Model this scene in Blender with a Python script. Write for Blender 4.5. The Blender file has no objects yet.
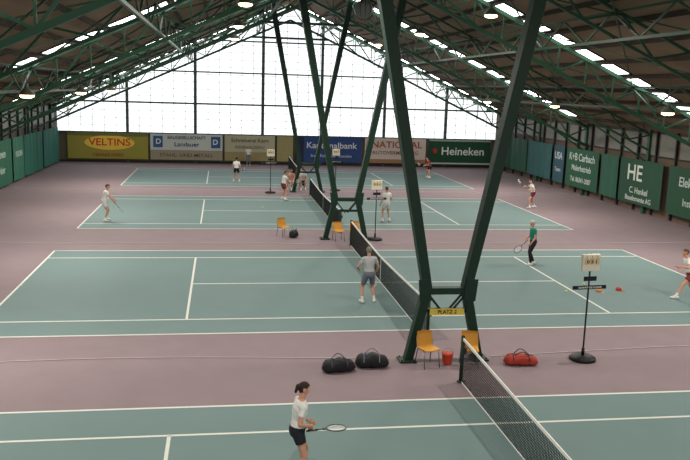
import bpy, bmesh, math, random
import numpy as np
from mathutils import Vector as V, Matrix
random.seed(3)
scene=bpy.context.scene
COL=scene.collection
try:
    scene.view_settings.view_transform='Standard'
    scene.view_settings.look='None'
except Exception: pass

# ------------------------------------------------------------ materials
def s2l(c):
    return tuple(((x/255)/12.92 if x/255<=0.04045 else ((x/255+0.055)/1.055)**2.4) for x in c)
MATS={}
def mat(name,rgb,rough=0.7,metal=0.0,var=0.08,scale=6.0,emit=0.0,spec=0.3,bump=0.0):
    if name in MATS: return MATS[name]
    m=bpy.data.materials.new(name); m.use_nodes=True
    nt=m.node_tree; b=nt.nodes['Principled BSDF']
    c=s2l(rgb)
    tc=nt.nodes.new('ShaderNodeTexCoord'); no=nt.nodes.new('ShaderNodeTexNoise')
    no.inputs['Scale'].default_value=scale; no.inputs['Detail'].default_value=4
    nt.links.new(tc.outputs['Object'],no.inputs['Vector'])
    mx=nt.nodes.new('ShaderNodeMix'); mx.data_type='RGBA'
    mx.inputs[6].default_value=tuple(max(0,x*(1-var)) for x in c)+(1,)
    mx.inputs[7].default_value=tuple(min(1,x*(1+var)) for x in c)+(1,)
    nt.links.new(no.outputs['Fac'],mx.inputs[0]); nt.links.new(mx.outputs[2],b.inputs['Base Color'])
    b.inputs['Roughness'].default_value=rough; b.inputs['Metallic'].default_value=metal
    b.inputs['Specular IOR Level'].default_value=spec
    if emit>0:
        nt.links.new(mx.outputs[2],b.inputs['Emission Color']); b.inputs['Emission Strength'].default_value=emit
    if bump>0:
        bp=nt.nodes.new('ShaderNodeBump'); bp.inputs['Strength'].default_value=bump; bp.inputs['Distance'].default_value=0.02
        nt.links.new(no.outputs['Fac'],bp.inputs['Height']); nt.links.new(bp.outputs['Normal'],b.inputs['Normal'])
    MATS[name]=m; return m

# ------------------------------------------------------------ mesh builder
class MB:
    def __init__(s): s.v=[];s.f=[];s.m=[];s.sm=[]
    def add(s,vs,fs,m=0,smooth=False):
        o=len(s.v); s.v+= [tuple(x) for x in vs]; s.f+=[tuple(i+o for i in f) for f in fs]
        s.m+=[m]*len(fs); s.sm+=[smooth]*len(fs)
    def box(s,c,d,m=0,M=None):
        vs=[V((c[0]+sx*d[0]/2,c[1]+sy*d[1]/2,c[2]+sz*d[2]/2)) for sx in(-1,1) for sy in(-1,1) for sz in(-1,1)]
        if M is not None: vs=[M@x for x in vs]
        s.add(vs,[(0,1,3,2),(4,6,7,5),(0,4,5,1),(2,3,7,6),(0,2,6,4),(1,5,7,3)],m)
    def beam(s,p,q,w,h=None,m=0,w2=None,h2=None,up=None):
        p=V(p);q=V(q);h=h or w;w2=w2 or w;h2=h2 or h
        d=(q-p).normalized(); u=V(up) if up else (V((0,0,1)) if abs(d.z)<.95 else V((0,1,0)))
        a=d.cross(u).normalized(); b=a.cross(d).normalized()
        vs=[]
        for o,ww,hh in((p,w,h),(q,w2,h2)):
            for sa,sb in((-1,-1),(1,-1),(1,1),(-1,1)): vs.append(o+a*sa*ww/2+b*sb*hh/2)
        s.add(vs,[(3,2,1,0),(4,5,6,7),(0,1,5,4),(1,2,6,5),(2,3,7,6),(3,0,4,7)],m)
    def tube(s,pts,r,n=10,m=0,closed=False,rs=None):
        pts=[V(p) for p in pts];N=len(pts);vs=[];fs=[]
        prev=None
        for i,p in enumerate(pts):
            if closed: d=pts[(i+1)%N]-pts[i-1]
            else: d=pts[min(i+1,N-1)]-pts[max(i-1,0)]
            d.normalize()
            if prev is None:
                u=V((0,0,1)) if abs(d.z)<.9 else V((0,1,0)); a=d.cross(u).normalized()
            else: a=(prev-d*prev.dot(d)).normalized()
            prev=a;b=d.cross(a);rr=rs[i] if rs else r
            for k in range(n):
                t=2*math.pi*k/n; vs.append(p+a*math.cos(t)*rr+b*math.sin(t)*rr)
        R=N if closed else N-1
        for i in range(R):
            j=(i+1)%N
            for k in range(n): fs.append((i*n+k,i*n+(k+1)%n,j*n+(k+1)%n,j*n+k))
        if not closed: fs.append(tuple(range(n-1,-1,-1))); fs.append(tuple((N-1)*n+k for k in range(n)))
        s.add(vs,fs,m,True)
    def cyl(s,p,q,r,r2=None,n=16,m=0): s.tube([p,q],r,n,m,rs=[r,r2 if r2 is not None else r])
    def ell(s,c,r,m=0,R=None,n=16,k=10):
        c=V(c);vs=[];fs=[]
        for i in range(1,k):
            t=math.pi*i/k
            for j in range(n):
                a=2*math.pi*j/n; x=V((r[0]*math.sin(t)*math.cos(a),r[1]*math.sin(t)*math.sin(a),r[2]*math.cos(t)))
                vs.append(c+(R@x if R else x))
        for i in range(k-2):
            for j in range(n): fs.append((i*n+j,(i+1)*n+j,(i+1)*n+(j+1)%n,i*n+(j+1)%n))
        z=V((0,0,r[2])); z=R@z if R else z
        T=len(vs);vs.append(c+z);vs.append(c-z)
        for j in range(n): fs.append((T,j,(j+1)%n)); fs.append((T+1,(k-2)*n+(j+1)%n,(k-2)*n+j))
        s.add(vs,fs,m,True)
    def cap(s,p,q,r0,r1,n=14,m=0):
        p=V(p);q=V(q);d=(q-p);L=d.length;d.normalize()
        pts=[];rs=[]
        for t in(89,60,30): pts.append(p-d*r0*math.sin(math.radians(t)));rs.append(max(.0005,r0*math.cos(math.radians(t))))
        for t in(0,.5,1): pts.append(p+d*L*t);rs.append(r0+(r1-r0)*t)
        for t in(30,60,89): pts.append(q+d*r1*math.sin(math.radians(t)));rs.append(max(.0005,r1*math.cos(math.radians(t))))
        s.tube(pts,0,n,m,rs=rs)
    def mesh(s,name,mats):
        me=bpy.data.meshes.new(name); me.from_pydata(s.v,[],s.f)
        for x in mats: me.materials.append(x)
        me.polygons.foreach_set('material_index',s.m); me.polygons.foreach_set('use_smooth',s.sm); me.update()
        return me
    def obj(s,name,mats,parent=None,loc=None,rot=None,bevel=0):
        o=bpy.data.objects.new(name,s.mesh(name,mats)); COL.objects.link(o)
        if loc: o.location=loc
        if rot: o.rotation_euler=rot
        if parent: o.parent=parent
        if bevel:
            b=o.modifiers.new('bev','BEVEL');b.width=bevel;b.segments=2;b.limit_method='ANGLE'
        return o
def empty(name,loc=(0,0,0),rz=0):
    e=bpy.data.objects.new(name,None);COL.objects.link(e);e.location=loc;e.rotation_euler=(0,0,rz);e.empty_display_size=.2;return e

# ------------------------------------------------------------ camera
yaw,pi_,ro,fpx=0.1585,0.1767,0.0306,787.92
F=V((math.sin(yaw)*math.cos(pi_),math.cos(yaw)*math.cos(pi_),-math.sin(pi_)))
R0=V((math.cos(yaw),-math.sin(yaw),0));U0=R0.cross(F)
R=R0*math.cos(ro)+U0*math.sin(ro);U=U0*math.cos(ro)-R0*math.sin(ro)
cam=bpy.data.cameras.new('camera');co=bpy.data.objects.new('camera',cam);COL.objects.link(co)
co.matrix_world=Matrix(((R[0],U[0],-F[0],-5.4417),(R[1],U[1],-F[1],-20.5034),(R[2],U[2],-F[2],6.5393),(0,0,0,1)))
cam.sensor_width=36;cam.lens=fpx*36/690;cam.clip_end=300
scene.camera=co

# ------------------------------------------------------------ dimensions
HW=18.7; YB=47.2; YN=-24.0; PER=15.83; GC=-2.43
VY=[GC+PER*k for k in(0,1,2)]
def roof(x): return 13.3-.455*abs(x)

M_floor=mat('floor_carpet_mauve',(125,110,114),.75,var=.10,scale=1.3,spec=.35)
M_court=mat('court_carpet_teal',(95,119,118),.7,var=.07,scale=.9,spec=.4)
M_line=mat('court_line_white',(205,206,198),.7,var=.03)
M_green=mat('steel_green',(15,45,30),.5,var=.15,spec=.3)
M_green2=mat('steel_green_truss',(32,72,47),.5,var=.2,spec=.4)
M_roof=mat('roof_deck_brown',(142,118,96),.85,var=.25,scale=.7)
M_dark=mat('steel_dark',(36,38,40),.5,var=.1)
M_wall=mat('wall_tan',(98,82,70),.85,var=.2,scale=.6)
M_white=mat('white_paint',(225,225,220),.6,var=.03)
M_glass=mat('frosted_glazing',(244,248,250),.6,var=.05,scale=.25,emit=1.3)
M_sky=mat('skylight_glazing',(246,250,252),.6,var=.01,emit=6.0)
M_mull=mat('mullion_grey',(158,166,168),.6)
M_mull2=mat('column_grey',(66,74,72),.6)
M_black=mat('black_plastic',(18,18,20),.5,var=.2)
M_steel=mat('steel_tube',(130,130,128),.3,metal=.9)

# floor
b=MB(); b.box((0,(YB+YN)/2,-.1),(2*HW+.6,YB-YN+.6,.2)); b.obj('floor',[M_floor])

# courts
for k in(-1,0,1,2):
    o=k*PER; b=MB()
    b.box((0,o+5.485,.002),(23.77,10.97,.004),0)
    def ln(x0,x1,y0,y1): b.box(((x0+x1)/2,o+(y0+y1)/2,.005),(abs(x1-x0),abs(y1-y0),.004),1)
    w=.07
    for y in(w/2,1.37,9.6,10.97-w/2): ln(-11.885,11.885,y-w/2,y+w/2)
    for x in(-11.885+w/2,11.885-w/2): ln(x-w/2,x+w/2,0,10.97)
    for x in(-6.4,6.4): ln(x-w/2,x+w/2,1.37,9.6)
    ln(-6.4,6.4,5.485-w/2,5.485+w/2)
    for sx in(-1,1): ln(sx*11.885,sx*11.785,5.485-w/2,5.485+w/2)
    b.obj('tennis_court',[M_court,M_line])

# nets
M_net=mat('net_cord_black',(24,28,27),.8)
for k in(-1,0,1,2):
    o=k*PER; e=empty('tennis_net',(0,o,0)); y0,y1=-.914,11.884
    b=MB()
    for y in(y0,y1):
        b.cyl((0,y,.01),(0,y,1.09),.045,n=14); b.cyl((0,y,.01),(0,y,.03),.09,n=14); b.ell((0,y,1.09),(.045,.045,.03))
        b.box((.06,y,.75),(.05,.06,.14))
    b.obj('net_posts',[M_green],e)
    def top(y): return .914+.156*abs((y-5.485)/6.4)**1.3
    b=MB(); n=int((y1-y0)/.06); wd=.0085
    for i in range(n+1):
        y=y0+.05+(y1-y0-.1)*i/n; b.beam((0,y,.03),(0,y,top(y)-.03),wd)
    for j in range(1,17):
        t=j/17
        for s in range(16):
            a=y0+.05+(y1-y0-.1)*s/16; c=y0+.05+(y1-y0-.1)*(s+1)/16
            b.beam((0,a,.03+t*(top(a)-.06)),(0,c,.03+t*(top(c)-.06)),wd)
    b.obj('net_mesh',[M_net],e)
    b=MB()
    for s in range(24):
        a=y0+(y1-y0)*s/24; c=y0+(y1-y0)*(s+1)/24
        b.beam((0,a,top(a)-.03),(0,c,top(c)-.03),.02,.065)
    b.box((0,5.485,.46),(.012,.05,.9)); b.beam((0,y0,.03),(0,y1,.03),.012,.02)
    b.obj('net_band',[M_white],e)

# divider ropes lying on the floor in the gaps
M_rope=mat('rope_offwhite',(186,176,176),.8)
for y in(GC+.55,GC+PER-.9,GC+2*PER+.6):
    for sx in(-1,1):
        b=MB(); pts=[]
        for i in range(41):
            t=i/40; x=sx*(1.3+t*(HW-1.7)); pts.append((x,y+.10*math.sin(t*9+y)-.3*(1-t)**6,.013))
        b.tube(pts,.010,6); b.obj('divider_rope',[M_rope])

# ------------------------------------------------------------ V columns
for k,y in enumerate(VY):
    b=MB()
    for sx in(-1,1):
        b.beam((sx*.90,y,0.01),(sx*.50,y,1.78),.20,.24,w2=.22,h2=.26,up=(0,1,0))
        b.beam((sx*.47,y,1.70),(sx*2.45,y,11.9),.22,.28,w2=.32,h2=.42,up=(0,1,0))
        b.box((sx*.92,y,.03),(.42,.42,.05))
        for bx in(-.15,.15):
            for by in(-.15,.15): b.cyl((sx*.92+bx,y+by,.05),(sx*.92+bx,y+by,.09),.022,n=6)
        b.beam((sx*.55,y-.16,1.55),(sx*.60,y-.16,2.1),.30,.02,up=(0,1,0))
    b.box((0,y,1.78),(1.2,.22,.16)); b.box((0,y,1.28),(1.15,.10,.10))
    for s2 in(-1,1):
        b.beam((-.5,y+s2*.1,1.75),(-.05,y+s2*.1,1.2),.05)
        b.beam((.5,y+s2*.1,1.75),(.05,y+s2*.1,1.2),.05)
    b.obj('steel_v_column',[M_green],bevel=.01)

# ------------------------------------------------------------ roof
ce=empty('ceiling')
def roofpan(name,x0,x1):
    b=MB()
    z0,z1=roof(x0),roof(x1)
    b.add([(x0,YN-.3,z0),(x1,YN-.3,z1),(x1,YB+.3,z1),(x0,YB+.3,z0),(x0,YN-.3,z0+.15),(x1,YN-.3,z1+.15),(x1,YB+.3,z1+.15),(x0,YB+.3,z0+.15)],
      [(0,3,2,1),(4,5,6,7),(0,1,5,4),(1,2,6,5),(2,3,7,6),(3,0,4,7)])
    return b.obj(name,[M_roof],ce)
nt=M_roof.node_tree; bs=nt.nodes['Principled BSDF']
wv=nt.nodes.new('ShaderNodeTexWave');wv.bands_direction='Y';wv.inputs['Scale'].default_value=3.0
tc=nt.nodes.new('ShaderNodeTexCoord');nt.links.new(tc.outputs['Object'],wv.inputs['Vector'])
bp=nt.nodes.new('ShaderNodeBump');bp.inputs['Strength'].default_value=.7;bp.inputs['Distance'].default_value=.05
nt.links.new(wv.outputs['Fac'],bp.inputs['Height']);nt.links.new(bp.outputs['Normal'],bs.inputs['Normal'])
for nm,x0,x1 in(('deck_left',-HW-.4,0),('deck_right',0,HW+.4)): roofpan(nm,x0,x1)
b=MB(); px=[]
x=1.1
while x<HW: px.append(x); x+=1.28
for x in px:
    for sx in(-1,1):
        b.beam((sx*x,YN,roof(x)-.10),(sx*x,YB,roof(x)-.10),.08,.17)
b.obj('roof_purlins',[mat('purlin_brown',(66,54,45),.8)],ce)
for y in VY+[GC+3*PER-.6]:
    for sx in(-1,1):
        b=MB()
        xs=[1.1+1.28*i for i in range(14) if 1.1+1.28*i<HW-.3]
        for i in range(len(xs)-1):
            xa,xb=xs[i]+.12,xs[i+1]-.12
            za,zb=roof(xa)-.03,roof(xb)-.03
            ya,yb_=y-.68,y+.68
            vs=[(sx*xa,ya,za),(sx*xb,ya,zb),(sx*xb,yb_,zb),(sx*xa,yb_,za)]
            b.add(vs,[(0,1,2,3)],0)
            for p,q in((0,1),(1,2),(2,3),(3,0)): b.beam(vs[p],vs[q],.05,.06,m=1)
        b.obj('skylight',[M_sky,M_dark],ce)
def truss(y,main=True):
    b=MB(); tw=.16 if main else .10
    def zt(x): return roof(x)-.28
    dep=1.35 if main else 1.05
    def zb(x): return roof(x)-dep-.1
    N=14; xs=[HW*i/N for i in range(N+1)]
    for sx in(-1,1):
        b.beam((sx*.0,y,zt(0)),(sx*HW,y,zt(HW)),tw)
        b.beam((sx*.0,y,zb(0)),(sx*(HW-.1),y,zb(HW)),tw)
        for i in range(N):
            a,c=xs[i],xs[i+1]
            if i%2==0: b.beam((sx*a,y,zt(a)),(sx*c,y,zb(c)),.075)
            else: b.beam((sx*a,y,zb(a)),(sx*c,y,zt(c)),.075)
            if main: b.beam((sx*c,y,zt(c)),(sx*c,y,zb(c)),.06)
        b.beam((sx*(HW-.05),y,0.01),(sx*(HW-.05),y,roof(HW)),.22,.25)
        if main: b.beam((sx*2.45,y,11.7),(sx*5.6,y,zb(5.6)),.10)
    if main: b.beam((-3.1,y,zb(3.1)),(3.1,y,zb(3.1)),.14)
    b.obj('roof_truss',[M_green2])
for y in VY: truss(y,True)
truss(GC+3*PER-.6,True)
for y in(5.485,5.485+PER,5.485+2*PER): truss(y,False)
for x in(2.5,7.8,13.0):
    for sx in(-1,1):
        b=MB(); zt=roof(x)-.35; zb=zt-.95
        b.beam((sx*x,YN,zt),(sx*x,YB,zt),.08); b.beam((sx*x,YN,zb),(sx*x,YB,zb),.10)
        N=36; L=(YB-YN)/N
        for i in range(N):
            a=YN+i*L
            b.beam((sx*x,a,zt if i%2 else zb),(sx*x,a+L,zb if i%2 else zt),.06)
        b.obj('lattice_girder',[M_green2],ce)
b=MB()
for i in range(6):
    y=GC+i*PER/2; 
    for sx in(-1,1):
        for xa,xb in((2.5,7.8),(7.8,13.0),(13,18.4)):
            b.beam((sx*xa,y,roof(xa)-.4),(sx*xb,y+PER/2,roof(xb)-.4),.05)
            b.beam((sx*xb,y,roof(xb)-.4),(sx*xa,y+PER/2,roof(xa)-.4),.05)
b.obj('wind_bracing',[M_green2],ce)
b=MB()
for y in VY+[5.485,5.485+PER,5.485+2*PER]:
    for sx in(-1,1):
        b.beam((sx*(HW-.2),y,3.0),(sx*(HW-3.4),y,roof(HW-3.4)-1.4),.08)
b.obj('knee_braces',[M_green2],ce)

# ------------------------------------------------------------ walls
ye=roof(HW)
b=MB(); b.box((0,YB+.1,1.25),(2*HW,.2,2.5)); 
b.obj('wall_back',[mat('wall_back_base',(96,92,74),.85,var=.15)])
for sx,nm in((-1,'wall_left'),(1,'wall_right')):
    b=MB(); X=sx*(HW+.15)
    b.box((X,(YB+YN)/2,ye/2),(.2,YB-YN+.4,ye),0)
    b.obj(nm,[mat('wall_side_left',(84,80,74),.85,var=.2,scale=.5) if sx<0 else M_wall])
for sx in(-1,1):
    b=MB(); y=YN+1; X=sx*(HW+.02)
    while y<YB-1:
        b.box((X-sx*.02,y+.9,4.0),(.03,1.55,1.2),0)
        b.box((X-sx*.06,y,2.4),(.12,.12,4.7),1)
        y+=1.98
    for z in(3.35,4.65): b.box((X-sx*.03,(YN+YB)/2,z),(.05,YB-YN-1,.06),1)
    b.obj('window_side_left' if sx<0 else 'window_side_right',[mat('side_pane',(112,112,104) if sx<0 else (134,112,92),.5,var=.35,scale=.4,emit=.05),M_dark])
b=MB(); zb0=2.45
b.add([(-HW,YB,zb0),(HW,YB,zb0),(HW,YB,ye),(0,YB,roof(0)),(-HW,YB,ye)],[(0,1,2,3,4)],0)
N=40
for i in range(N+1):
    x=-HW+2*HW*i/N
    b.box((x,YB-.02,(zb0+roof(x))/2),(.04,.03,roof(x)-zb0),1)
z=zb0+.62
while z<13:
    hw=min(HW,(13.3-z)/.455); b.box((0,YB-.02,z),(2*hw,.03,.035),1); z+=.62
for x in(-13.1,-7.6,-2.0,3.0,8.5,14.0):
    b.box((x,YB-.16,roof(x)/2),(.22,.26,roof(x)-.1),2)
for z in(2.45,5.0,7.6,10.2):
    hw=min(HW,(13.3-z)/.455); b.box((0,YB-.08,z),(2*hw,.1,.12 if z>2.5 else .16),2)
b.obj('window_1',[M_glass,M_mull,M_mull2])
b=MB()
b.box((0,YB-.02,.08),(2*HW,.05,.16)); b.obj('baseboard_back',[M_dark])

# ------------------------------------------------------------ banners
def text(s,loc,size,m,par,rot,sx=1.0):
    cu=bpy.data.curves.new('lettering','FONT');cu.body=s;cu.size=size;cu.align_x='CENTER';cu.align_y='CENTER';cu.extrude=.004
    cu.offset=size*.012
    cu.materials.append(m);o=bpy.data.objects.new('lettering',cu);COL.objects.link(o);o.parent=par;o.location=loc;o.rotation_euler=rot;o.scale=(sx,1,1)
    return o
def wavy(b,w,z0,z1,amp,m=0,per=1.1):
    n=max(6,int(w/.18));vs=[];fs=[]
    for i in range(n+1):
        x=-w/2+w*i/n; d=amp*math.sin(i*per)+amp*.5*math.sin(i*per*.37+1)
        for z in(z0,(z0+z1)/2,z1): vs.append((x,d*(1.2 if z<z1 else .6),z))
    for i in range(n):
        for j in range(2): a=i*3+j; fs.append((a,a+3,a+4,a+1))
    b.add(vs,fs,m,True)
def banner(center,w,z0,z1,side,bg,items,amp=.006,name='advertising_banner',stripes=(),oval=None):
    rz={'back':0,'right':-math.pi/2,'left':math.pi/2}[side]
    e=empty(name,center,rz)
    b=MB(); wavy(b,w,z0,z1,amp)
    b.obj('cloth',[mat('banner_%d_%d_%d'%bg,bg,.7,var=.06)],e)
    for (x0,x1,a,c,col) in stripes:
        b=MB(); b.box(((x0+x1)/2*w,-.022,z0+(a+c)/2*(z1-z0)),((x1-x0)*w,.006,(c-a)*(z1-z0)))
        b.obj('print_band',[mat('banner_%d_%d_%d'%col,col,.7,var=.04)],e)
    if oval:
        (ox,oz,rx,rz_,col)=oval; b=MB()
        vs=[(ox*w+rx*math.cos(2*math.pi*i/28),-.024,z0+oz*(z1-z0)+rz_*math.sin(2*math.pi*i/28)) for i in range(28)]
        b.add(vs,[tuple(range(28))]); b.obj('print_oval',[mat('banner_%d_%d_%d'%col,col,.7)],e)
    for (s,x,z,size,col,k) in items:
        text(s,(x*w,-.03,z0+z*(z1-z0)),size,mat('ink_%d_%d_%d'%col,col,.7),e,(math.pi/2,0,0),k)
    return e
yb=YB-.38
def bb(x0,x1,*a,**k): return banner(((x0+x1)/2,yb,0),x1-x0-.08,.3,2.45,'back',*a,**k)
bb(-17.9,-11.4,(146,138,60),[("VELTINS",.02,.63,.82,(196,40,26),1.1),("TENNIS PARK",0,.15,.34,(150,56,40),1.2)],stripes=((-.5,.5,.88,1,(104,106,54)),),oval=(.02,.62,2.0,.60,(226,190,76)))
bb(-11.3,-5.3,(186,192,186),[("BAUGESELLSCHAFT",.0,.86,.36,(50,66,90),1),("Landauer",0,.60,.50,(40,66,104),1.1),("STAHL- UND METALL",0,.18,.40,(84,78,70),1.15),("D",-.39,.7,.6,(225,225,225),1),("D",.40,.7,.6,(225,225,225),1)],
  stripes=((-.5,.5,0,.38,(146,138,118)),(-.46,-.33,.48,.92,(54,88,136)),(.34,.47,.48,.92,(54,88,136))))
bb(-5.2,-.9,(170,166,140),[("Schreinerei Kern",0,.80,.46,(90,84,80),1),("INNENAUSBAU",0,.54,.36,(100,100,110),1)],stripes=((-.5,.5,0,.35,(144,134,94)),))
bb(-.8,.65,(150,140,96),[])
bb(.8,6.6,(44,70,122),[("Kantonalbank",.04,.66,.72,(205,208,215),1.1),("freie Fahrt fuer Kunden",.04,.25,.34,(180,186,200),1.1)],stripes=((-.5,-.38,0,1,(28,38,68)),))
bb(6.8,12.3,(196,184,172),[("NATIONAL",.02,.74,.78,(150,60,54),1.15),("AUTOVERMIETUNG",0,.42,.42,(130,84,76),1.1)],stripes=((-.5,.5,0,.16,(146,112,84)),))
bb(12.5,18.2,(26,70,46),[("Heineken",.05,.52,.98,(215,220,215),1.05)],stripes=((-.5,.5,.0,.06,(180,184,178)),(-.5,.5,.93,1,(150,160,150))))
b=MB(); vs=[(0,0,0)];
for i in range(10):
    r=.30 if i%2==0 else .12; a=math.pi/2+i*math.pi/5; vs.append((r*math.cos(a),0,r*math.sin(a)))
b.add(vs,[(0,1+i,1+(i+1)%10) for i in range(10)]); b.obj('banner_star',[mat('star_red',(200,40,35))],None,(13.1,yb-.06,1.45))
XR=HW-.30
def rb(y0,y1,*a,**k): 
    z0,z1=k.pop('z',(.45,3.05))
    return banner((XR,(y0+y1)/2,0),y1-y0-.1,z0,z1,'right',*a,**k)
G1=(34,72,52)
rb(8.0,12.2,G1,[("GARTENBAU",0,.5,.6,(180,195,185),1)])
rb(12.6,18.7,G1,[("Elektro Meier",.0,.7,.7,(180,195,185),1),("Installationen",0,.3,.55,(170,185,175),1)])
rb(19.2,24.0,G1,[("HE",-.12,.68,1.3,(200,208,200),1.1),("C. Henkel",0,.30,.50,(185,196,190),1),("Bauelemente AG",0,.12,.42,(185,196,190),1)])
rb(24.2,26.5,(44,90,72),[],amp=.05)
rb(26.7,31.6,(38,82,62),[("K+B Carbach",0,.78,.70,(190,202,194),1),("Malerbetrieb",0,.5,.56,(190,202,194),1),("Tel. 06341-2087",0,.2,.46,(190,202,194),1)])
rb(31.9,33.8,(48,82,94),[("USA",0,.72,.7,(200,210,212),1),("Tours",0,.35,.42,(190,204,206),1)])
rb(34.0,38.8,(52,94,94),[],amp=.05)
rb(39.0,42.6,(44,84,68),[],amp=.05)
rb(42.7,46.2,(38,74,60),[],amp=.05)
XL=-HW+.30
def lb(y0,y1,*a,**k): return banner((XL,(y0+y1)/2,0),y1-y0-.1,.15,2.9,'left',*a,**k)
lb(16,26,(34,86,64),[("TENNISHALLE",0,.6,.9,(180,195,185),1)],amp=.04)
lb(26.2,31.5,(36,90,68),[("Blumen",0,.7,.7,(170,190,180),1),("Weber",0,.35,.6,(170,190,180),1)])
lb(31.8,34.6,(44,102,82),[("FLIESEN",0,.6,.5,(180,196,188),1)],amp=.02)
lb(34.8,40.5,(42,98,84),[],amp=.07); lb(40.7,46.2,(48,106,96),[],amp=.07)

# ------------------------------------------------------------ pendant lamps
M_shade=mat('lamp_shade',(104,110,96),.4,metal=.2); M_bulb=mat('lamp_glow',(255,206,150),.5,emit=14)
def lamp(x,y,z,power=410):
    e=empty('pendant_lamp',(x,y,z)); b=MB()
    b.tube([(0,0,.42),(0,0,roof(x)-z-.05)],.012,6); b.cyl((0,0,.22),(0,0,.42),.07,.06,n=14)
    b.tube([(0,0,.26),(0,0,.18),(0,0,.06),(0,0,0)],0,20,rs=[.06,.16,.27,.30]) 
    b.obj('shade',[M_shade],e); b=MB(); b.ell((0,0,-.03),(.25,.25,.08)); b.obj('bulb',[M_bulb],e)
    l=bpy.data.lights.new('lamp_light','AREA');l.shape='DISK';l.size=.5;l.energy=power;l.color=(1,.93,.83)
    o=bpy.data.objects.new('lamp_light',l);COL.objects.link(o);o.parent=e;o.location=(0,0,-.13)
for y in(-13,-2,9,20,31):
    for x in(-12.2,-4.6,4.6,12.2):
        lamp(x,y,roof(x)-1.75)
e=empty('hanging_globe',(-.45,8,9.35)); b=MB(); b.ell((0,0,0),(.33,.33,.33),n=20,k=14); b.cyl((0,0,.3),(0,0,.42),.08,.05); b.tube([(0,0,.4),(0,0,3.7)],.012,6)  # unlit wire-caged globe standing for a hanging loudspeaker cluster, not a lamp
for i in range(6):
    a=math.pi*i/6; b.tube([(.37*math.cos(t)*math.cos(a),.37*math.cos(t)*math.sin(a),.37*math.sin(t)) for t in[2*math.pi*j/28 for j in range(28)]],.008,5,m=1,closed=True)
b.obj('globe',[mat('globe_grey',(120,122,116),.5),M_dark],e)

# ------------------------------------------------------------ furniture
M_yel=mat('chair_shell_amber',(196,142,56),.5,var=.08)
def chair(x,y,face=180,m=M_yel):
    e=empty('stacking_chair',(x,y,.012),-math.radians(face)); b=MB()
    prof=[(.21,.43),(.20,.45),(.10,.445),(0,.435),(-.12,.44),(-.18,.47),(-.205,.53),(-.225,.62),(-.245,.74),(-.255,.82)]
    n=8;vs=[];fs=[]
    for th in(0,.014):
        for (py,pz) in prof:
            for i in range(n+1):
                t=i/n*2-1; w=.215*(1-.12*max(0,(pz-.6)/.25)); cur=.02*t*t if pz<.5 else 0
                cy=.03*t*t if pz>=.5 else 0
                vs.append((t*w,py+cy+(th if pz>.5 else 0),pz+cur-(th if pz<=.5 else 0)))
    m_=len(prof);st=m_*(n+1)
    for j in range(m_-1):
        for i in range(n):
            a=j*(n+1)+i
            fs.append((a,a+1,a+n+2,a+n+1)); fs.append((st+a,st+a+n+1,st+a+n+2,st+a+1))
    for j in range(m_-1):
        for i in(0,n): a=j*(n+1)+i; fs.append((a,a+n+1,st+a+n+1,st+a))
    for i in range(n):
        for j in(0,m_-1): a=j*(n+1)+i; fs.append((a,st+a,st+a+1,a+1))
    b.add(vs,fs,0,True); b.obj('shell',[m],e)
    b=MB()
    for sx in(-1,1):
        b.tube([(sx*.21,.22,0),(sx*.19,.17,.40),(sx*.18,.10,.42),(sx*.18,-.12,.42),(sx*.19,-.18,.40),(sx*.21,-.25,0)],.012,8)
        b.tube([(sx*.18,-.14,.42),(sx*.19,-.24,.5),(sx*.185,-.255,.7)],.010,8)
    b.tube([(-.18,.1,.415),(.18,.1,.415)],.010,8); b.tube([(-.18,-.12,.415),(.18,-.12,.415)],.010,8)
    b.obj('legs',[M_steel],e)
chair(-.50,-2.85,165); chair(.50,-2.95,195)
chair(-2.7,13.9,150); chair(-.38,12.9,170); chair(.32,13.0,190)
chair(-.95,30.3,200); chair(-.2,30.4,180)
e=empty('court_sign',(0,GC-.15,1.28)); b=MB(); b.box((0,0,0),(.86,.03,.16)); b.obj('board',[mat('sign_yellow',(206,184,70))],e,bevel=.005)
text("PLATZ 2",(0,-.02,0),.13,M_black,e,(math.pi/2,0,0))
b=MB(); 
b.tube([(0,0,0),(0,0,.02),(0,0,.26),(0,0,.28),(0,0,.27),(0,0,.03)],0,20,rs=[.10,.11,.14,.148,.13,.10])
pts=[(.14*math.cos(t),0,.27+.13*math.sin(t)) for t in [math.pi*i/12 for i in range(13)]]
b.tube(pts,.005,6); b.obj('bucket',[mat('bucket_red',(180,60,40),.5)],None,(.02,-2.75,0.01))
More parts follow.
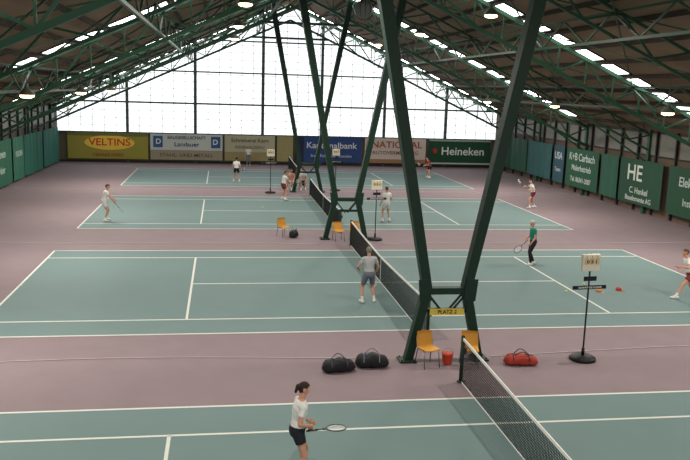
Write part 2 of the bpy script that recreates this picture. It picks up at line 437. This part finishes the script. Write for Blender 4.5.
def bag(name,x,y,rz,L,W,H,col,trim):
    e=empty(name,(x,y,.012),rz); b=MB(); n=18;k=16;vs=[];fs=[]
    for i in range(n+1):
        t=i/n*2-1; s=(1-abs(t)**4.0)**.5*.85+.15 if abs(t)<1 else .15
        s*=1-.22*max(0,t)
        for j in range(k):
            a=2*math.pi*j/k; ca,sa=math.cos(a),math.sin(a)
            q=lambda c:math.copysign(abs(c)**.65,c)
            vs.append((t*L/2,q(ca)*W/2*s+.012*math.sin(5*t+2*a),max(0.0,H/2+q(sa)*H/2*(s*.95+.05)-(1-s)*H*.25+.012*math.sin(9*t+a))))
    for i in range(n):
        for j in range(k): fs.append((i*k+j,(i+1)*k+j,(i+1)*k+(j+1)%k,i*k+(j+1)%k))
    fs.append(tuple(range(k)));fs.append(tuple(n*k+j for j in range(k-1,-1,-1)))
    b.add(vs,fs,0,True); b.obj('body',[col],e)
    b=MB()
    for yy in(-W*.22,W*.22):
        pts=[(-L*.2+L*.4*i/10,yy*(1+.6*math.sin(math.pi*i/10)),H*.93+.11*math.sin(math.pi*i/10)) for i in range(11)]
        b.tube(pts,.011,8)
    b.tube([(-L*.42,0,H*.93),(-L*.2,0,H*.995),(L*.2,0,H*.99),(L*.36,0,H*.86)],.008,6)
    for xx in(-.25,.2): 
        b.tube([(xx*L,W*.5*math.cos(a),H/2+H*.5*math.sin(a)) for a in[math.pi*i/10 for i in range(11)]],.012,6)
    b.obj('straps',[trim],e)
M_bagb=mat('bag_black',(26,26,32),.6,var=.3); M_trim=mat('bag_trim_grey',(70,72,78),.6)
bag('sports_bag',-2.70,-3.05,.12,.82,.36,.30,M_bagb,M_trim)
bag('sports_bag',-1.86,-2.80,-.1,.82,.40,.32,M_bagb,mat('bag_trim_light',(110,112,118),.6))
bag('sports_bag',1.85,-2.9,-.15,.86,.34,.26,mat('bag_red',(160,56,44),.6,var=.15),mat('bag_trim_dark',(60,30,28),.6))
bag('sports_bag',-2.25,13.75,.9,.5,.3,.32,M_bagb,M_trim)
def scoreboard(x,y,rz=0,scale=1.0):
    e=empty('scoreboard_stand',(x,y,0.01),rz); e.scale=(scale,)*3
    b=MB(); b.tube([(0,0,0),(0,0,.05),(0,0,.09),(0,0,.12)],0,28,rs=[.33,.33,.28,.08]); b.cyl((0,0,.1),(0,0,2.35),.022,n=10)
    b.cyl((0,0,.12),(0,0,.3),.04,n=10)
    b.obj('stand',[M_black],e)
    b=MB(); b.box((0,-.04,1.88),(.92,.03,.09)); b.box((0,-.04,2.10),(.34,.03,.11)); b.obj('name_bars',[mat('board_navy',(24,26,44))],e)
    b=MB(); b.box((0,0,2.50),(.48,.10,.42)); 
    b.obj('number_box',[mat('box_cream',(222,216,198))],e,bevel=.012)
    b=MB()
    for i in(-1,0,1): b.box((i*.15,-.062,2.55),(.11,.012,.17),0); b.tube([(i*.15,-.07,2.65),(i*.15,-.0,2.72)],.008,6,m=1)
    b.obj('number_cards',[mat('card_tan',(206,184,140)),M_black],e)
    text("0 3 1",(0,-.072,2.53),.12,M_black,e,(math.pi/2,0,0),1.2)
    text("GEWINNT DIE ALLIANZ",(0,-.06,1.88),.06,M_white,e,(math.pi/2,0,0))
scoreboard(3.58,-2.65,.1); scoreboard(1.30,13.2,.1,.98); scoreboard(-2.4,28.6,.1); scoreboard(1.9,30.0,.1)
M_ball=mat('ball_felt',(205,220,70),.9)
for x,y in((6.1,3.9),(-3.2,22.4),(7.2,4.9)):
    b=MB(); b.ell((0,0,.034),(.034,)*3)
    b.tube([(.034*math.sin(t)*math.cos(.5*math.sin(2*t)),.034*math.cos(t)*math.cos(.5*math.sin(2*t)),.034+.034*math.sin(.5*math.sin(2*t))) for t in[2*math.pi*i/24 for i in range(24)]],.0015,5,closed=True,m=1)
    b.obj('tennis_ball',[M_ball,M_white],None,(x,y,.009))
def cap_(x,y,c,nm):
    b=MB(); b.tube([(0,0,0),(0,0,.05),(0,0,.09),(0,0,.11)],0,18,rs=[.10,.098,.07,.01]); b.add([(-.08,-.06,.004),(.08,-.06,.004),(.07,-.19,.0),(0,-.22,0),(-.07,-.19,0)],[(0,1,2,3,4)]); b.obj('baseball_cap',[mat(nm,c)],None,(x,y,.009),(0,0,.5))
cap_(8.1,4.1,(170,60,40),'cap_red'); cap_(7.3,3.95,(190,130,70),'cap_orange')

# ------------------------------------------------------------ people
def ik(a,c,l1,l2,pole):
    a=V(a);c=V(c);d=c-a;L=d.length
    if L>(l1+l2)*.995: c=a+d*((l1+l2)*.995/L); d=c-a;L=d.length
    n=d.normalized(); x=(l1*l1-l2*l2+L*L)/(2*L); h=math.sqrt(max(0,l1*l1-x*x))
    p=V(pole);p=(p-n*p.dot(n)).normalized()
    return a+n*x+p*h,c
def remesh(mb,vox):
    me=mb.mesh('tmp',[]); o=bpy.data.objects.new('tmp',me);COL.objects.link(o)
    r=o.modifiers.new('r','REMESH');r.mode='VOXEL';r.voxel_size=vox;r.adaptivity=0
    s=o.modifiers.new('s','SMOOTH');s.factor=.5;s.iterations=2
    dg=bpy.context.evaluated_depsgraph_get(); dg.update()
    ev=o.evaluated_get(dg); m2=bpy.data.meshes.new_from_object(ev)
    nv=len(m2.vertices);co_=np.empty(nv*3);m2.vertices.foreach_get('co',co_)
    nn=np.empty(nv*3);m2.vertices.foreach_get('normal',nn)
    fs=[tuple(p.vertices) for p in m2.polygons]
    bpy.data.objects.remove(o);bpy.data.meshes.remove(me);bpy.data.meshes.remove(m2)
    return co_.reshape(-1,3),nn.reshape(-1,3),fs
SKIN=mat('skin',(186,138,114),.6,var=.06)
M_eye=mat('eye_dark',(30,24,20),.3); M_lip=mat('lips',(150,86,78),.5); M_shoe=mat('shoe_white',(206,204,198),.6)
M_sock=mat('sock_white',(212,212,208),.8)
def person(name,loc,head,h,shirt,shorts,hair,pose,vox=.014,female=False,legcov=(.55,0),sleeve=.55,pony=False,racket=None,shoe=M_shoe):
    P=dict(pel=(0,0,.93),neck=(0,.02,.55),pyaw=0,cyaw=0,anL=(-.13,0,.09),anR=(.13,0,.09),fL=-12,fR=12,
           wrL=(-.30,.10,.90),wrR=(.30,.10,.90),look=(0,1,-.1),knee=(0,1,0),elL=(-.4,-1,-.2),elR=(.4,-1,-.2))
    P.update(pose)
    pel=V(P['pel']);nk=pel+V(P['neck']).normalized()*.54; up=(nk-pel).normalized()
    def rt(a): a=math.radians(a); return V((math.cos(a),-math.sin(a),0))
    def orth(r,u): return (r-u*r.dot(u)).normalized()
    rp=orth(rt(P['pyaw']),up); rc=orth(rt(P['cyaw']),up)
    B=MB(); prims=[]
    SW=.165 if female else .185
    rings=[(-.17,.10,.085),(-.08,.155,.11),(.03,.175,.12),(.18,.158 if not female else .15,.112),(.36,.148 if not female else .122,.105),(.55,.160 if not female else .14,.118),(.74,.175 if not female else .155,.118),(.88,.165 if not female else .145,.10),(.97,.11,.075),(1.03,.06,.055)]
    n=22;vs=[];fs=[]
    for (t,w,d) in rings:
        c=pel+(nk-pel)*t; r=rp.lerp(rc,max(0,min(1,t))).normalized(); f=up.cross(r)
        for k in range(n):
            a=2*math.pi*k/n; vs.append(c+r*w*math.cos(a)+f*d*math.sin(a))
    for i in range(len(rings)-1):
        for k in range(n): fs.append((i*n+k,i*n+(k+1)%n,(i+1)*n+(k+1)%n,(i+1)*n+k))
    fs.append(tuple(range(n-1,-1,-1)));fs.append(tuple((len(rings)-1)*n+k for k in range(n)))
    B.add(vs,fs)
    prims.append((pel-up*.02,nk-up*.08,.145,.14,'torso'))
    def C(p,q,r0,r1,tag): B.cap(p,q,r0,r1); prims.append((V(p),V(q),r0,r1,tag))
    lk=V(P['look']).normalized()
    hc=nk+up*.10+V((lk.x,lk.y,0))*.035+V((0,0,.085))
    C(nk-up*.03,hc-V((0,0,.06)),.056,.052,'skin')
    ex=.92 if female else 1
    joints={}
    for s,key in((-1,'L'),(1,'R')):
        hip=pel+rp*s*.088-up*.02; an=V(P['an'+key]); kn,an=ik(hip,an,.43,.43,V(P['knee'])+V((s*.15,0,0)))
        C(hip,kn,.088,.056,'thigh'); 
        calf=kn.lerp(an,.3); fd=math.radians(P['f'+key]); fw=V((math.sin(fd),math.cos(fd),0))
        C(kn,calf-fw*.01,.054,.055,'shin0'); C(calf-fw*.01,an,.055,.037,'shin1')
        lift=an.z-.09; toe=an+fw*.15+V((0,0,-.052-max(0,lift)*.25)); heel=an-fw*.055+V((0,0,-.045))
        C(heel,toe,.045,.035,'shoe'); C(an,an+fw*.05+V((0,0,-.04)),.045,.042,'shoe')
        sh=nk+rc*s*SW-up*.075
        C(nk+rc*s*.05-up*.05,sh,.062,.064,'torsoarm')
        el,wr=ik(sh,P['wr'+key],.285,.25,V(P['el'+key]))
        C(sh,el,.054*ex,.040*ex,'uparm'); mid=el.lerp(wr,.3); C(el,mid,.040*ex,.041*ex,'skin'); C(mid,wr,.041*ex,.027*ex,'skin')
        joints[key]=(el,wr)
    co1,no1,f1=remesh(B,vox)
    fcn=np.array([np.mean(co1[list(f)],axis=0) for f in f1])
    best=np.full(len(fcn),1e9);tags=np.zeros(len(fcn),int)
    for (p,q,r0,r1,tag) in prims:
        p=np.array(p);q=np.array(q);d=q-p;L2=d@d
        t=np.clip(((fcn-p)@d)/L2,0,1);ds=np.linalg.norm(fcn-(p+t[:,None]*d),axis=1)-(r0+(r1-r0)*t)
        if tag=='torso':
            tt=((fcn-np.array(pel))@np.array(up))/.54; tg=np.where(tt>.16,1,2); tg=np.where(tt>1.0,0,tg)
        elif tag=='torsoarm': tg=np.full(len(fcn),1)
        elif tag=='thigh': tg=np.where(t<legcov[0],2,0)
        elif tag=='shin0': tg=np.full(len(fcn),2 if legcov[1]>0 else 0)
        elif tag=='shin1': tg=np.full(len(fcn),2) if legcov[1]>0 else np.where(t>.62,3,0)
        elif tag=='uparm': tg=np.where(t<sleeve,1,0)
        elif tag=='shoe': tg=np.full(len(fcn),4)
        else: tg=np.zeros(len(fcn),int)
        m=ds<best; best[m]=ds[m]; tags[m]=tg[m]
    off=np.full(len(co1),1.0)
    cl=np.where(tags==1,.010,np.where(tags==2,.020 if legcov[1]==0 else .012,np.where(tags==3,.002,np.where(tags==4,.004,0))))
    for i,f in enumerate(f1):
        for a in f: off[a]=min(off[a],cl[i])
    fold=np.sin(co1[:,2]*38+co1[:,0]*22)*np.sin(co1[:,1]*31+co1[:,2]*12)*.004
    co1=co1+no1*(off+np.where(off>.008,fold,0))[:,None]
    H=MB(); hf=lk; hr=hf.cross(V((0,0,1))).normalized(); hu=hr.cross(hf)
    RM=Matrix((hr,hf,hu)).transposed()
    def hl(x,y,z): return hc+hr*x+hf*y+hu*z
    H.ell(hl(0,-.008,.022),(.076,.094,.092),R=RM,n=24,k=16)
    H.ell(hl(0,.020,-.030),(.058,.066,.085),R=RM,n=20,k=14)
    H.ell(hl(0,.055,-.085),(.028,.026,.022),R=RM)
    H.cap(hl(0,.082,.012),hl(0,.100,-.022),.008,.013,n=10); H.ell(hl(0,.078,.030),(.05,.014,.010),R=RM)
    for s in(-1,1):
        H.ell(hl(s*.076,-.005,-.008),(.011,.020,.032),R=RM,n=10,k=8); H.ell(hl(s*.035,.070,-.03),(.02,.016,.02),R=RM,n=10,k=8)
    H.ell(hl(0,.084,-.052),(.024,.010,.010),R=RM,n=10,k=8)
    H.cap(hl(0,-.01,-.05),nk,.050,.054)
    if pony:
        H.ell(hl(0,-.105,.03),(.035,.035,.035),R=RM); H.cap(hl(0,-.115,.02),hl(0,-.135,-.07),.026,.012)
    co2,no2,f2=remesh(H,.0065 if vox<.012 else .0085)
    rel=co2-np.array(hc); lx=rel@np.array(hr);ly=rel@np.array(hf);lz=rel@np.array(hu)
    hairv=((lz>.058)|((ly<.035)&(lz>.03))|((ly<-.018)&(lz>-.055)&(np.abs(lx)<.073))|((ly<-.045)&(lz>-.075))|(ly<-.10))
    co2=co2+no2*np.where(hairv,.011,0)[:,None]
    t2=[5 if all(hairv[a] for a in f) else 0 for f in f2]
    rk=None
    Hd=MB()
    for s,key in((-1,'L'),(1,'R')):
        el,wr=joints[key]; fa=(wr-el).normalized()
        grip = racket is not None and racket.get('hand','R')==key
        if grip:
            sd=V(racket['dir']).normalized(); d=fa-sd*fa.dot(sd)
            if d.length<.3: d=d+V((0,0,-.4)); d=d-sd*d.dot(sd)
            d.normalize(); nn_=sd.cross(d)*(-s); ang=(75,85,50)
        else:
            d=fa; inn=V((-s,.15,0)); nn_=(inn-d*inn.dot(d)).normalized(); sd=V((0,1,0)); sd=(sd-d*sd.dot(d)-nn_*sd.dot(nn_)).normalized(); ang=(22,28,18)
        RH=Matrix((sd,d,nn_)).transposed()
        Hd.ell(wr+d*.052,(.041,.056,.017),R=RH,n=14,k=10); Hd.cap(wr-d*.03,wr+d*.02,.025,.022)
        for q,L,r in((.030,.075,.0085),(.010,.084,.0088),(-.010,.078,.0084),(-.029,.062,.0075)):
            p=wr+d*.092+sd*q; a=0
            for i,(fr,aa) in enumerate(zip((.45,.32,.23),ang)):
                a+=aa if i else aa*.6; dr=d*math.cos(math.radians(a))+nn_*math.sin(math.radians(a))
                q2=p+dr*L*fr; Hd.cap(p,q2,r,r*.9,n=8); p=q2
        p=wr+d*.03+sd*.032; q1=p+(sd*.7+d*.55+nn_*.35).normalized()*.038; q2=q1+((d*.6+nn_*.9+sd*.1) if grip else (d*.9+sd*.3+nn_*.2)).normalized()*.030
        Hd.cap(p,q1,.012,.0105,n=8);Hd.cap(q1,q2,.0105,.0085,n=8)
        if grip: rk=(wr+d*.088+nn_*.026,sd,nn_,d)
    co3,no3,f3=remesh(Hd,.0045)
    A=MB(); A.add(co1,f1,0,True);A.m=[int(x) for x in tags]
    A.add(co2,f2,0,True); A.m[-len(f2):]=t2
    A.add(co3,f3,0,True)
    for s in(-1,1):
        A.ell(hl(s*.031,.080,.005),(.013,.008,.007),m=6,R=RM,n=10,k=8)
        A.ell(hl(s*.031,.086,.005),(.006,.004,.006),m=7,R=RM,n=8,k=6)
        A.ell(hl(s*.032,.085,.026),(.018,.006,.004),m=5,R=RM,n=8,k=6)
    A.ell(hl(0,.092,-.052),(.022,.006,.006),m=8,R=RM,n=10,k=6)
    sc=h/1.75
    zmin=min(co1[:,2])
    body=A.mesh(name,[SKIN,shirt,shorts,M_sock,shoe,hair or SKIN,M_white,M_eye,M_lip])
    o=bpy.data.objects.new(name,body);COL.objects.link(o)
    o.location=(loc[0],loc[1],-zmin*sc+.008);o.scale=(sc,)*3;o.rotation_euler=(0,0,-math.radians(head))
    if rk:
        g,sd,nn_,d=rk
        fn=V(racket['normal']) if 'normal' in racket else nn_
        fn=(fn-sd*fn.dot(sd)).normalized(); ax=sd.cross(fn)
        K=MB(); W=lambda x,y,z=0: g+ax*x+sd*y+fn*z
        K.tube([W(0,-.07),W(0,-.06),W(0,.12),W(0,.15)],0,10,m=0,rs=[.018,.0165,.0155,.012])
        K.tube([W(0,.15),W(0,.20),W(.028,.27),W(.06,.325)],.009,8,m=1);K.tube([W(0,.15),W(0,.20),W(-.028,.27),W(-.06,.325)],.009,8,m=1)
        K.tube([W(.13*math.cos(t),.47+.17*math.sin(t)) for t in[2*math.pi*i/36 for i in range(36)]],.0105,8,m=1,closed=True)
        for i in range(-6,7):
            x=i*.0185; y=.17*math.sqrt(max(0,1-(x/.13)**2)); K.beam(W(x,.47-y),W(x,.47+y),.0022,m=2)
        for i in range(-8,9):
            y=i*.0195; x=.13*math.sqrt(max(0,1-(y/.17)**2)); K.beam(W(-x,.47+y),W(x,.47+y),.0022,m=2)
        K.obj('racket',[M_black,mat('racket_frame_%s'%racket.get('c','dark'),{'dark':(40,44,54),'red':(150,40,40),'light':(190,190,195)}[racket.get('c','dark')],.35),M_white],o)
    return o
W_=mat('shirt_white',(212,212,208),.8); GY=mat('shirt_grey',(166,168,170),.8); TEAL=mat('shirt_teal',(22,122,102),.8)
NAVY=mat('shorts_navy',(28,30,40),.8); GSH=mat('shorts_grey',(104,110,118),.8); BLK=mat('trousers_black',(24,24,28),.8); WSH=mat('shorts_white',(195,195,195),.8)
RSH=mat('shorts_maroon',(116,44,46),.8); PK=mat('shirt_red',(150,60,64),.8); OR=mat('shirt_peach',(190,142,122),.8)
HD=mat('hair_dark',(40,26,20),.7,var=.3,scale=60); HG=mat('hair_grey',(120,114,106),.7,var=.3,scale=60); HB=mat('hair_brown',(84,60,42),.7,var=.3,scale=60); HW_=mat('hair_white',(186,182,174),.7)
READY=dict(pel=(0,-.05,.86),neck=(0,.22,.50),anL=(-.24,.02,.09),anR=(.24,.0,.09),wrL=(-.10,.42,.98),wrR=(.16,.40,.94),elL=(-.8,-.6,-.4),elR=(.8,-.6,-.4))
person('tennis_player',(-4.16,-8.2),82,1.74,W_,NAVY,HD,dict(pel=(0,-.02,.92),neck=(0,.06,.54),anL=(-.16,.10,.09),anR=(.16,-.08,.09),wrR=(.16,.18,1.03),wrL=(-.18,.20,1.0),elL=(-.5,-1,-.3),elR=(.5,-1,-.3),look=(.0,1,-.18)),
   vox=.010,female=True,legcov=(.42,0),pony=True,racket=dict(dir=(-.1,1,-.04),normal=(0,0,1),c='dark'))
person('tennis_player',(-.9,2.9),-6,1.76,GY,GSH,HG,dict(pel=(0,0,.91),neck=(0,.05,.54),anL=(-.20,.0,.09),anR=(.20,.03,.09),wrL=(-.26,.24,1.00),wrR=(.30,.22,.92),elL=(-.8,-.6,-.3),elR=(.8,-.6,-.3)),
   vox=.012,legcov=(.8,0),racket=dict(dir=(.15,.5,-.75),c='light'))
person('tennis_player',(6.55,8.1),272,1.74,TEAL,BLK,HW_,dict(pel=(0,-.02,.92),neck=(.02,.04,.54),anL=(-.16,.10,.09),anR=(.15,-.12,.09),wrR=(.30,.22,.95),wrL=(-.26,.16,.92)),
   vox=.012,legcov=(1.1,1),racket=dict(dir=(.1,.55,-.6),c='dark'))
person('tennis_player',(9.97,3.0),285,1.78,W_,RSH,HB,dict(pel=(0,-.05,.82),neck=(.05,.16,.52),anL=(-.20,.42,.09),anR=(.20,-.50,.16),fL=0,fR=20,wrR=(.50,-.15,1.05),wrL=(-.30,.40,1.10)),
   vox=.012,racket=dict(dir=(.6,-.4,.3)))
person('tennis_player',(-10.9,17.9),85,1.80,W_,WSH,HB,dict(READY,pel=(0,-.04,.90),neck=(0,.12,.53)),racket=dict(dir=(.4,.5,-.5)))
person('tennis_player',(-4.4,34.2),15,1.68,W_,NAVY,HD,dict(anL=(-.22,.0,.09),anR=(.22,.0,.09)),racket=dict(dir=(.2,.8,.2)))
person('tennis_player',(-1.8,25.6),70,1.74,W_,RSH,HB,dict(READY,pel=(0,-.03,.90),neck=(0,.10,.53)),racket=dict(dir=(0,.8,.5)))
person('tennis_player',(2.8,18.0),-20,1.76,W_,WSH,HB,dict(anL=(-.18,.05,.09),anR=(.18,-.04,.09),wrR=(.28,.22,.98)),racket=dict(dir=(.2,.6,-.5)))
person('tennis_player',(10.4,38.3),262,1.72,PK,NAVY,HD,dict(READY,anL=(-.28,.05,.09),anR=(.28,0,.09)),racket=dict(dir=(0,.8,.4)))
person('tennis_player',(12.6,23.1),275,1.74,W_,RSH,HD,dict(pel=(0,-.03,.88),neck=(0,.14,.52),anL=(-.16,.18,.09),anR=(.16,-.22,.10),wrR=(.25,.45,1.25),wrL=(-.3,.25,1.1)),racket=dict(dir=(-.1,.6,.7)))
person('spectator',(-3.2,45.6),180,1.62,W_,GSH,HG,dict(),legcov=(1.1,1))
SIT=dict(pel=(0,-.05,.54),neck=(0,.06,.54),anL=(-.14,.40,.09),anR=(.14,.42,.09),wrL=(-.16,.32,.62),wrR=(.16,.32,.62),elL=(-.8,-.4,-.5),elR=(.8,-.4,-.5))
person('seated_player',(-.95,30.3),200,1.74,OR,WSH,HB,SIT,legcov=(.7,0))
person('seated_player',(-.2,30.4),180,1.74,W_,NAVY,HD,SIT,legcov=(.7,0))

# ------------------------------------------------------------ world
w=bpy.data.worlds.new('world');scene.world=w;w.use_nodes=True
bg=w.node_tree.nodes['Background'];bg.inputs[0].default_value=(.97,.97,.96,1);bg.inputs[1].default_value=.95
